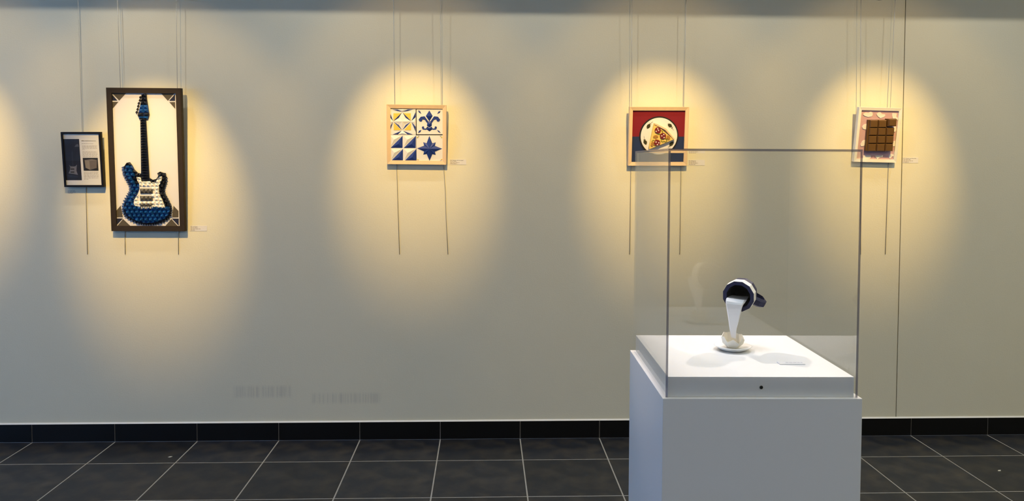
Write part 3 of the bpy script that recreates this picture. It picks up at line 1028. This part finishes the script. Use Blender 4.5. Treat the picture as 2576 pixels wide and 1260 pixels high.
for r, (ya, yb) in enumerate(rowsY):
    sh0, sh1 = -r * 11, -(r + 1) * 11 + 3
    xs = [468, 618, 770, 916]
    for k in range(3):
        if r == 0 and k == 2:
            continue
        block([(xs[k] + sh0 + 3, ya), (xs[k + 1] + sh0 - 3, ya + 2), (xs[k + 1] + sh1 - 3, yb), (xs[k] + sh1 + 3, yb)])
A.prism('loose_square_base', A.P([(790, 345), (940, 345), (935, 472), (785, 472)], 0.019), wB + .003, 0.019, CHOC)
block([(800, 345), (946, 345), (936, 470), (792, 470)], w0=0.019)
ART_CHOC = A

# ------------------------------------------------------------------ hanging wires


def wire(art, top_px, ft_px, below, label):
    """top at the unseen bulkhead, behind the frame, loose end below"""
    t = math.sin(art.o.rotation_euler[0]) * art.h
    zt = (art.m @ Vector((0, 0, art.h))).z
    yt = -0.030 - t + 0.0285
    p1 = at(ft_px[0], ft_px[1], yt)
    pa = at(top_px[0], top_px[1], yt * 0.6 - 0.01)
    f = (2.584 - p1.z) / (pa.z - p1.z)
    p0 = p1 + (pa - p1) * f
    p0.y = -0.045
    pts = [p0, p1]
    for (x, y) in below:
        q_ = at(x, y, -0.0026)
        pts.append(q_)
    V, Fc = tube_vf(pts, 0.0016, 8)
    o = mesh('hanging_wire', V, Fc, WIREM, smooth=True)
    return tag(o, label, 'wire', 'picture hanging wires')


wire(ART_INFO, (200, 0), (207, 332), [(216, 476), (220, 640)], 'thin steel hanging wire behind the small framed text sheet')
gl_ = 'thin steel hanging wire behind the tall guitar picture'
wire(ART_GUITAR, (297.5, 0), (303, 221), [(314, 590), (315, 640)], gl_ + ', away from its caption card')
wire(ART_GUITAR, (445, 0), (446, 222), [(448.5, 590), (449, 640)], gl_ + ', on its caption card side')
tl_ = 'thin steel hanging wire behind the square blue tile picture'
wire(ART_TILES, (990, 0), (993, 265), [(998, 420), (1005, 640)], tl_ + ', away from its caption card')
wire(ART_TILES, (1108, 0), (1110, 266), [(1116, 420), (1120, 480), (1122, 550), (1127, 640)], tl_ + ', on its caption card side')
pl_ = 'thin steel hanging wire behind the pizza picture'
wire(ART_PIZZA, (1589, 0), (1588.5, 269), [(1587, 422), (1584, 640)], pl_ + ', away from its caption card')
wire(ART_PIZZA, (1725, 0), (1720, 269), [(1713, 422), (1710, 640)], pl_ + ', on its caption card side')
cl_ = 'thin steel hanging wire behind the chocolate picture'
wire(ART_CHOC, (2164, 0), (2164, 270), [(2165, 412), (2165, 640)], cl_ + ', away from its caption card')
wire(ART_CHOC, (2250, 0), (2239.5, 271), [(2235, 412), (2227, 640)], cl_ + ', on its caption card side')

# ------------------------------------------------------------------ caption labels on the wall
LABELM = mat('caption_card', (0.74, 0.71, 0.70), 0.7, 0.02, 90)


def caption(x0, y0, x1, y1, title, tw, lines, label, paper=True):
    a, b = at(x0, y0, -0.001), at(x1, y1, -0.001)
    w, h = b.x - a.x, a.z - b.z
    o = empty('wall_caption', (a.x, 0, b.z), label, 'caption label', 'captions beside the pictures')
    box('card', 0, w, -0.0012 if paper else -0.0004, 0.0, 0, h, LABELM if paper else WALL, o)
    yy = -0.0014
    rowh = h / 4.6
    if title:
        V, Fc = text_vf(title, 1.0, True)
        mxw = max(v[0] for v in V)
        k = tw * w / mxw
        mesh('title_line', [(0.04 * w + v[0] * k, yy, h - rowh * 1.05 + v[1] * rowh * 0.95) for v in V], Fc, INK, o)
    n0 = 1 if title else 0
    for i, ln in enumerate(lines):
        prs = []
        x = 0.04 * w
        zc = h - rowh * (i + n0 + 0.8)
        while x < ln * w:
            wl = min(random.uniform(.006, .016), ln * w - x + .001)
            prs.append(box_vf(x, x + wl, yy, -0.001, zc - rowh * .22, zc + rowh * .22))
            x += wl + .0022
        V, Fc = join_vf(prs)
        mesh('text_line', V, Fc, INKG, o)


caption(478, 567.5, 521, 581, '01. Le Rock', 0.40, [0.45, 0.60, 0.27], 'small printed caption card beside the guitar picture')
caption(1131, 401, 1173, 414, '02. Pedras de Portugal', 0.78, [0.42, 0.58, 0.42], 'small printed caption card beside the tile picture')
caption(1731, 402, 1773, 416, '05. Pizzeria', 0.42, [0.44, 0.58, 0.42], 'small printed caption card beside the pizza picture')
caption(2271, 396, 2310, 410, '07. Coeur au chocolat', 0.82, [0.50, 0.65, 0.36], 'small printed caption card beside the chocolate picture')
caption(169, 478, 201, 487.5, None, 0, [0.60, 0.66, 0.66, 0.40], 'small clear printed caption under the framed text sheet', paper=False)

# ------------------------------------------------------------------ pedestal and showcase
PX, PY, PR, PW, ZP, ZI, ZC = 2.9396, -2.4474, -0.02328, 0.5, 0.9758, 1.0263, 1.5973
ped = empty('display_pedestal', (PX, PY, 0), 'tall white pedestal with a raised plinth and a black lock', 'pedestal')
ped.rotation_euler = (0, 0, PR)
box('body', 0, PW, 0, PW, 0, ZP, LAMI, ped, bevel=0.0012)
i = 0.0152
box('plinth', i, PW - i, i, PW - i, ZP, ZI, PLTOP, ped, bevel=0.0008)
lk = at(1914.5, 974, PY + 0.01)
lx = (lk.x - PX)
V, Fc = lathe_vf([(0.0003, 0.0016), (0.0032, 0.0016), (0.0043, 0.0008), (0.0045, 0.0)], 20)
mesh('lock', [(lx + v[0], i - v[2], lk.z + v[1]) for v in V], Fc, BLACKP, ped)

case = empty('acrylic_showcase', (PX, PY, ZP), 'clear acrylic box cover standing on the white pedestal', 'display case')
case.rotation_euler = (0, 0, PR)
k0, th = 0.0086, 0.0056
H = ZC - ZP


def pane(name, x0, x1, y0, y1, z0, z1, cut):
    """cut: directions of the sawn edges that stay open to the air on the front of the box"""
    V, Fc = box_vf(x0, x1, y0, y1, z0, z1)
    o = mesh(name, V, Fc, [ACR, EDGE], case)
    for p in o.data.polygons:
        if any(p.normal.dot(Vector(c)) > 0.5 for c in cut):
            p.material_index = 1
    return o


a, b = k0, PW - k0
pane('side_pane', a, a + th, a, b, 0.0, H - th, [(0, -1, 0)])
pane('side_pane', b - th, b, a, b, 0.0, H - th, [(0, -1, 0)])
pane('front_pane', a + th, b - th, a, a + th, 0.0, H - th, [])
pane('back_pane', a + th, b - th, b - th, b, 0.0, H - th, [])
pane('top_pane', a, b, a, b, H - th, H, [(0, -1, 0), (-1, 0, 0)])

# small card lying in the case
c0 = on_z(1990, 914.5, ZI)
card = empty('case_caption', (c0.x, c0.y, ZI), 'small clear printed caption lying inside the showcase', 'caption label')
card.rotation_euler = (0, 0, PR)
box('card', -0.034, 0.034, -0.012, 0.012, 0.0002, 0.0024, mat('frosted_card', (0.80, 0.80, 0.82), 0.32, 0.01, 90, spec=0.4), card)
prs = []
x = -0.014
while x < 0.030:
    wl = random.uniform(.004, .010)
    prs.append(box_vf(x, min(x + wl, 0.031), 0.0, 0.0035, 0.0024, 0.0026))
    x += wl + 0.002
V, Fc = join_vf(prs)
mesh('text_line', V, Fc, mat('pale_ink', (0.35, 0.35, 0.38), 0.7, 0.05, 90), card)

# ------------------------------------------------------------------ floating mug sculpture
BC = Vector((3.208, -2.157, ZI))
sc = empty('floating_mug_sculpture', BC, 'faceted navy mug pouring milk into a white cup inside the showcase', 'sculpture')
NAVY = mat('navy_sculpture_paper', (0.0055, 0.0065, 0.042), 0.6, 0.06, 90)
DKIN = mat('black_inside_paper', (0.002, 0.002, 0.003), 0.9, 0.06, 90)
IVORY = mat('ivory_sculpture_paper', (0.82, 0.78, 0.68), 0.6, 0.02, 90)
MILK = mat('milk_white_paper', (0.78, 0.79, 0.82), 0.5, 0.02, 90)
WHT = mat('white_sculpture_paper', (0.80, 0.80, 0.79), 0.5, 0.02, 90)
V, Fc = lathe_vf([(0.0005, 0.0), (0.029, 0.0), (0.038, 0.0035), (0.0505, 0.0115), (0.0528, 0.0132), (0.0505, 0.0138), (0.034, 0.0085), (0.020, 0.0068), (0.0005, 0.0068)], 48)
mesh('saucer', V, Fc, WHT, sc, smooth=True)
# cup: six petals with a zigzag rim
n = 6
zb = 0.0069
prof = []
V, Fc = [], []
for kk in range(n):
    an = math.radians(-106 + 60 * kk + 30)
    V.append((0.0155 * math.cos(an), 0.0155 * math.sin(an), zb))
for kk in range(n):
    an = math.radians(-106 + 60 * kk + 30)
    V.append((0.0285 * math.cos(an), 0.0285 * math.sin(an), zb + 0.0120))
rimV = []
for kk in range(2 * n):
    an = math.radians(-106 + 30 * kk)
    back = 0.5 + 0.5 * math.sin(an)
    if kk % 2 == 0:
        r_, z_ = 0.0300, 0.0280 + 0.0140 * back
    else:
        r_, z_ = 0.0325, 0.0155 + 0.0215 * back
    rimV.append((r_ * math.cos(an), r_ * math.sin(an), zb + z_))
V += rimV
R0 = 2 * n
for kk in range(n):
    k2 = (kk + 1) % n
    Fc.append((kk, k2, n + k2, n + kk))
    Fc.append((n + kk, n + k2, R0 + (2 * kk + 2) % (2 * n)))
    Fc.append((n + kk, R0 + (2 * kk + 1) % (2 * n), R0 + (2 * kk + 2) % (2 * n)))
    Fc.append((n + k2, R0 + (2 * kk + 2) % (2 * n), R0 + (2 * kk + 3) % (2 * n)))
Fc.append(tuple(range(n)))
cup = mesh('cup', V, Fc, IVORY, sc)
sm = cup.modifiers.new('thickness', 'SOLIDIFY')
sm.thickness = 0.0018
sm.offset = -1

# mug: axis runs from the mouth to the foot
az, el = math.radians(30.5), math.radians(5.5)
ax = Vector((math.sin(az) * math.cos(el), math.cos(az) * math.cos(el), math.sin(el)))
mc = at(1857.2, 745.7, -2.172)
Q = ax.to_track_quat('Z', 'Y').to_matrix()


def put(vf):
    return [Q @ Vector(v) + mc - BC for v in vf[0]], vf[1]


NM = 12
A0 = math.radians(15)
R_ = 0.0446
mug = mesh('mug_body', *put(lathe_vf([(R_, 0.028), (R_ * 0.985, 0.046), (R_ * 0.90, 0.064), (R_ * 0.70, 0.082), (0.0005, 0.086)], NM, A0)), NAVY, sc)
mesh('mug_rim', *put(lathe_vf([(R_, 0.0), (R_ * 0.765, 0.0), (R_ * 0.75, 0.004)], NM, A0)), NAVY, mug)
mesh('mug_inside', *put(lathe_vf([(R_ * 0.75, 0.004), (R_ * 0.72, 0.045), (R_ * 0.60, 0.070), (0.0005, 0.074)], NM, A0)), DKIN, mug)
mesh('mug_band', *put(lathe_vf([(R_, 0.0), (R_ * 1.012, 0.003), (R_ * 1.012, 0.026), (R_, 0.028)], NM, A0)), IVORY, mug)
# handle: a faceted loop leaving the side of the mug, seen low on the right
vr = RT - ax * RT.dot(ax)
vr.normalize()
vu = UP - ax * UP.dot(ax) - vr * UP.dot(vr)
vu.normalize()
th_ = math.radians(-22)
rad = vr * math.cos(th_) + vu * math.sin(th_)
tan = ax.cross(rad).normalized()
path = [(0.034, 0.030, 0.0135), (0.056, 0.033, 0.0135), (0.066, 0.042, 0.0125), (0.066, 0.056, 0.0120), (0.056, 0.070, 0.0125), (0.030, 0.076, 0.0125)]
V, Fc = [], []
for ii, (r0, a0_, hw) in enumerate(path):
    p0 = Vector((r0, a0_))
    pa_ = Vector(path[max(0, ii - 1)][:2])
    pb_ = Vector(path[min(len(path) - 1, ii + 1)][:2])
    t = (pb_ - pa_).normalized()
    nn = Vector((t.y, -t.x))
    ht = 0.0055
    for (sx, sn) in ((-1, -0.55), (-0.55, 1), (0.55, 1), (1, -0.55)):
        q_ = p0 + nn * ht * sn
        V.append(mc - BC + rad * q_.x + ax * q_.y + tan * hw * sx)
for ii in range(len(path) - 1):
    for kk in range(4):
        k2 = (kk + 1) % 4
        Fc.append((ii * 4 + kk, ii * 4 + k2, ii * 4 + 4 + k2, ii * 4 + 4 + kk))
Fc += [(0, 1, 2, 3), tuple(len(V) - 4 + kk for kk in range(4))]
mesh('handle', V, Fc, NAVY, mug)
# milk: a faceted ribbon lofted from inside the mug down into the cup


def c8(x, y, Y):
    return at(1780 + x / 5.25, 680 + y / 5.25, Y)


secs = [((300, 330), (545, 345), -2.118, 0.004), ((246, 372), (530, 392), -2.180, 0.018), ((249, 405), (505, 440), -2.193, 0.028), ((252, 440), (488, 462), -2.196, 0.032), ((262, 505), (470, 505), -2.194, 0.032),
        ((286, 660), (432, 645), -2.182, 0.024), ((302, 790), (390, 780), -2.170, 0.017), ((318, 885), (378, 905), -2.160, 0.012)]
V, Fc = [], []
for (l, r, Y, tk) in secs:
    a_, b_ = c8(*l, Y), c8(*r, Y)
    d_ = b_ - a_
    bk_ = Vector((0.03, 1, 0)) * tk
    ring = [a_, a_ + d_ * 0.84 + Vector((0, -0.0006, 0)), b_ + bk_ * 0.35, b_ + bk_ - d_ * 0.06, a_ + bk_ + d_ * 0.12]
    V += [p - BC for p in ring]
for ii in range(len(secs) - 1):
    for kk in range(5):
        k2 = (kk + 1) % 5
        Fc.append((ii * 5 + kk, ii * 5 + k2, ii * 5 + 5 + k2, ii * 5 + 5 + kk))
Fc += [tuple(range(5)), tuple(len(V) - 5 + kk for kk in range(5))]
mesh('milk_stream', V, Fc, MILK, sc)

# ------------------------------------------------------------------ scraps on the floor
SCRAP = mat('paper_scrap', (0.80, 0.78, 0.70), 0.7, 0.05, 90)
for (px, py, L_, label) in ((428, 1149.5, 0.010, 'tiny white paper scrap on the tiles below the guitar picture'), (2514, 1184, 0.010, 'tiny white paper scrap on the tiles right of the pedestal')):
    p = on_z(px, py, 0.0)
    V = [(-L_, -0.004, 0.0003), (L_ * 0.2, -0.006, 0.0003), (L_, 0.004, 0.0003), (-L_ * .4, 0.005, 0.0003), (-L_, -0.004, 0.001), (L_ * 0.2, -0.006, 0.002), (L_, 0.004, 0.003), (-L_ * .4, 0.005, 0.0015)]
    o = mesh('paper_scrap', V, [(0, 1, 2, 3), (4, 5, 6, 7), (0, 1, 5, 4), (1, 2, 6, 5), (2, 3, 7, 6), (3, 0, 4, 7)], SCRAP)
    o.location = (p.x, p.y, 0)
    tag(o, label, 'paper scrap')
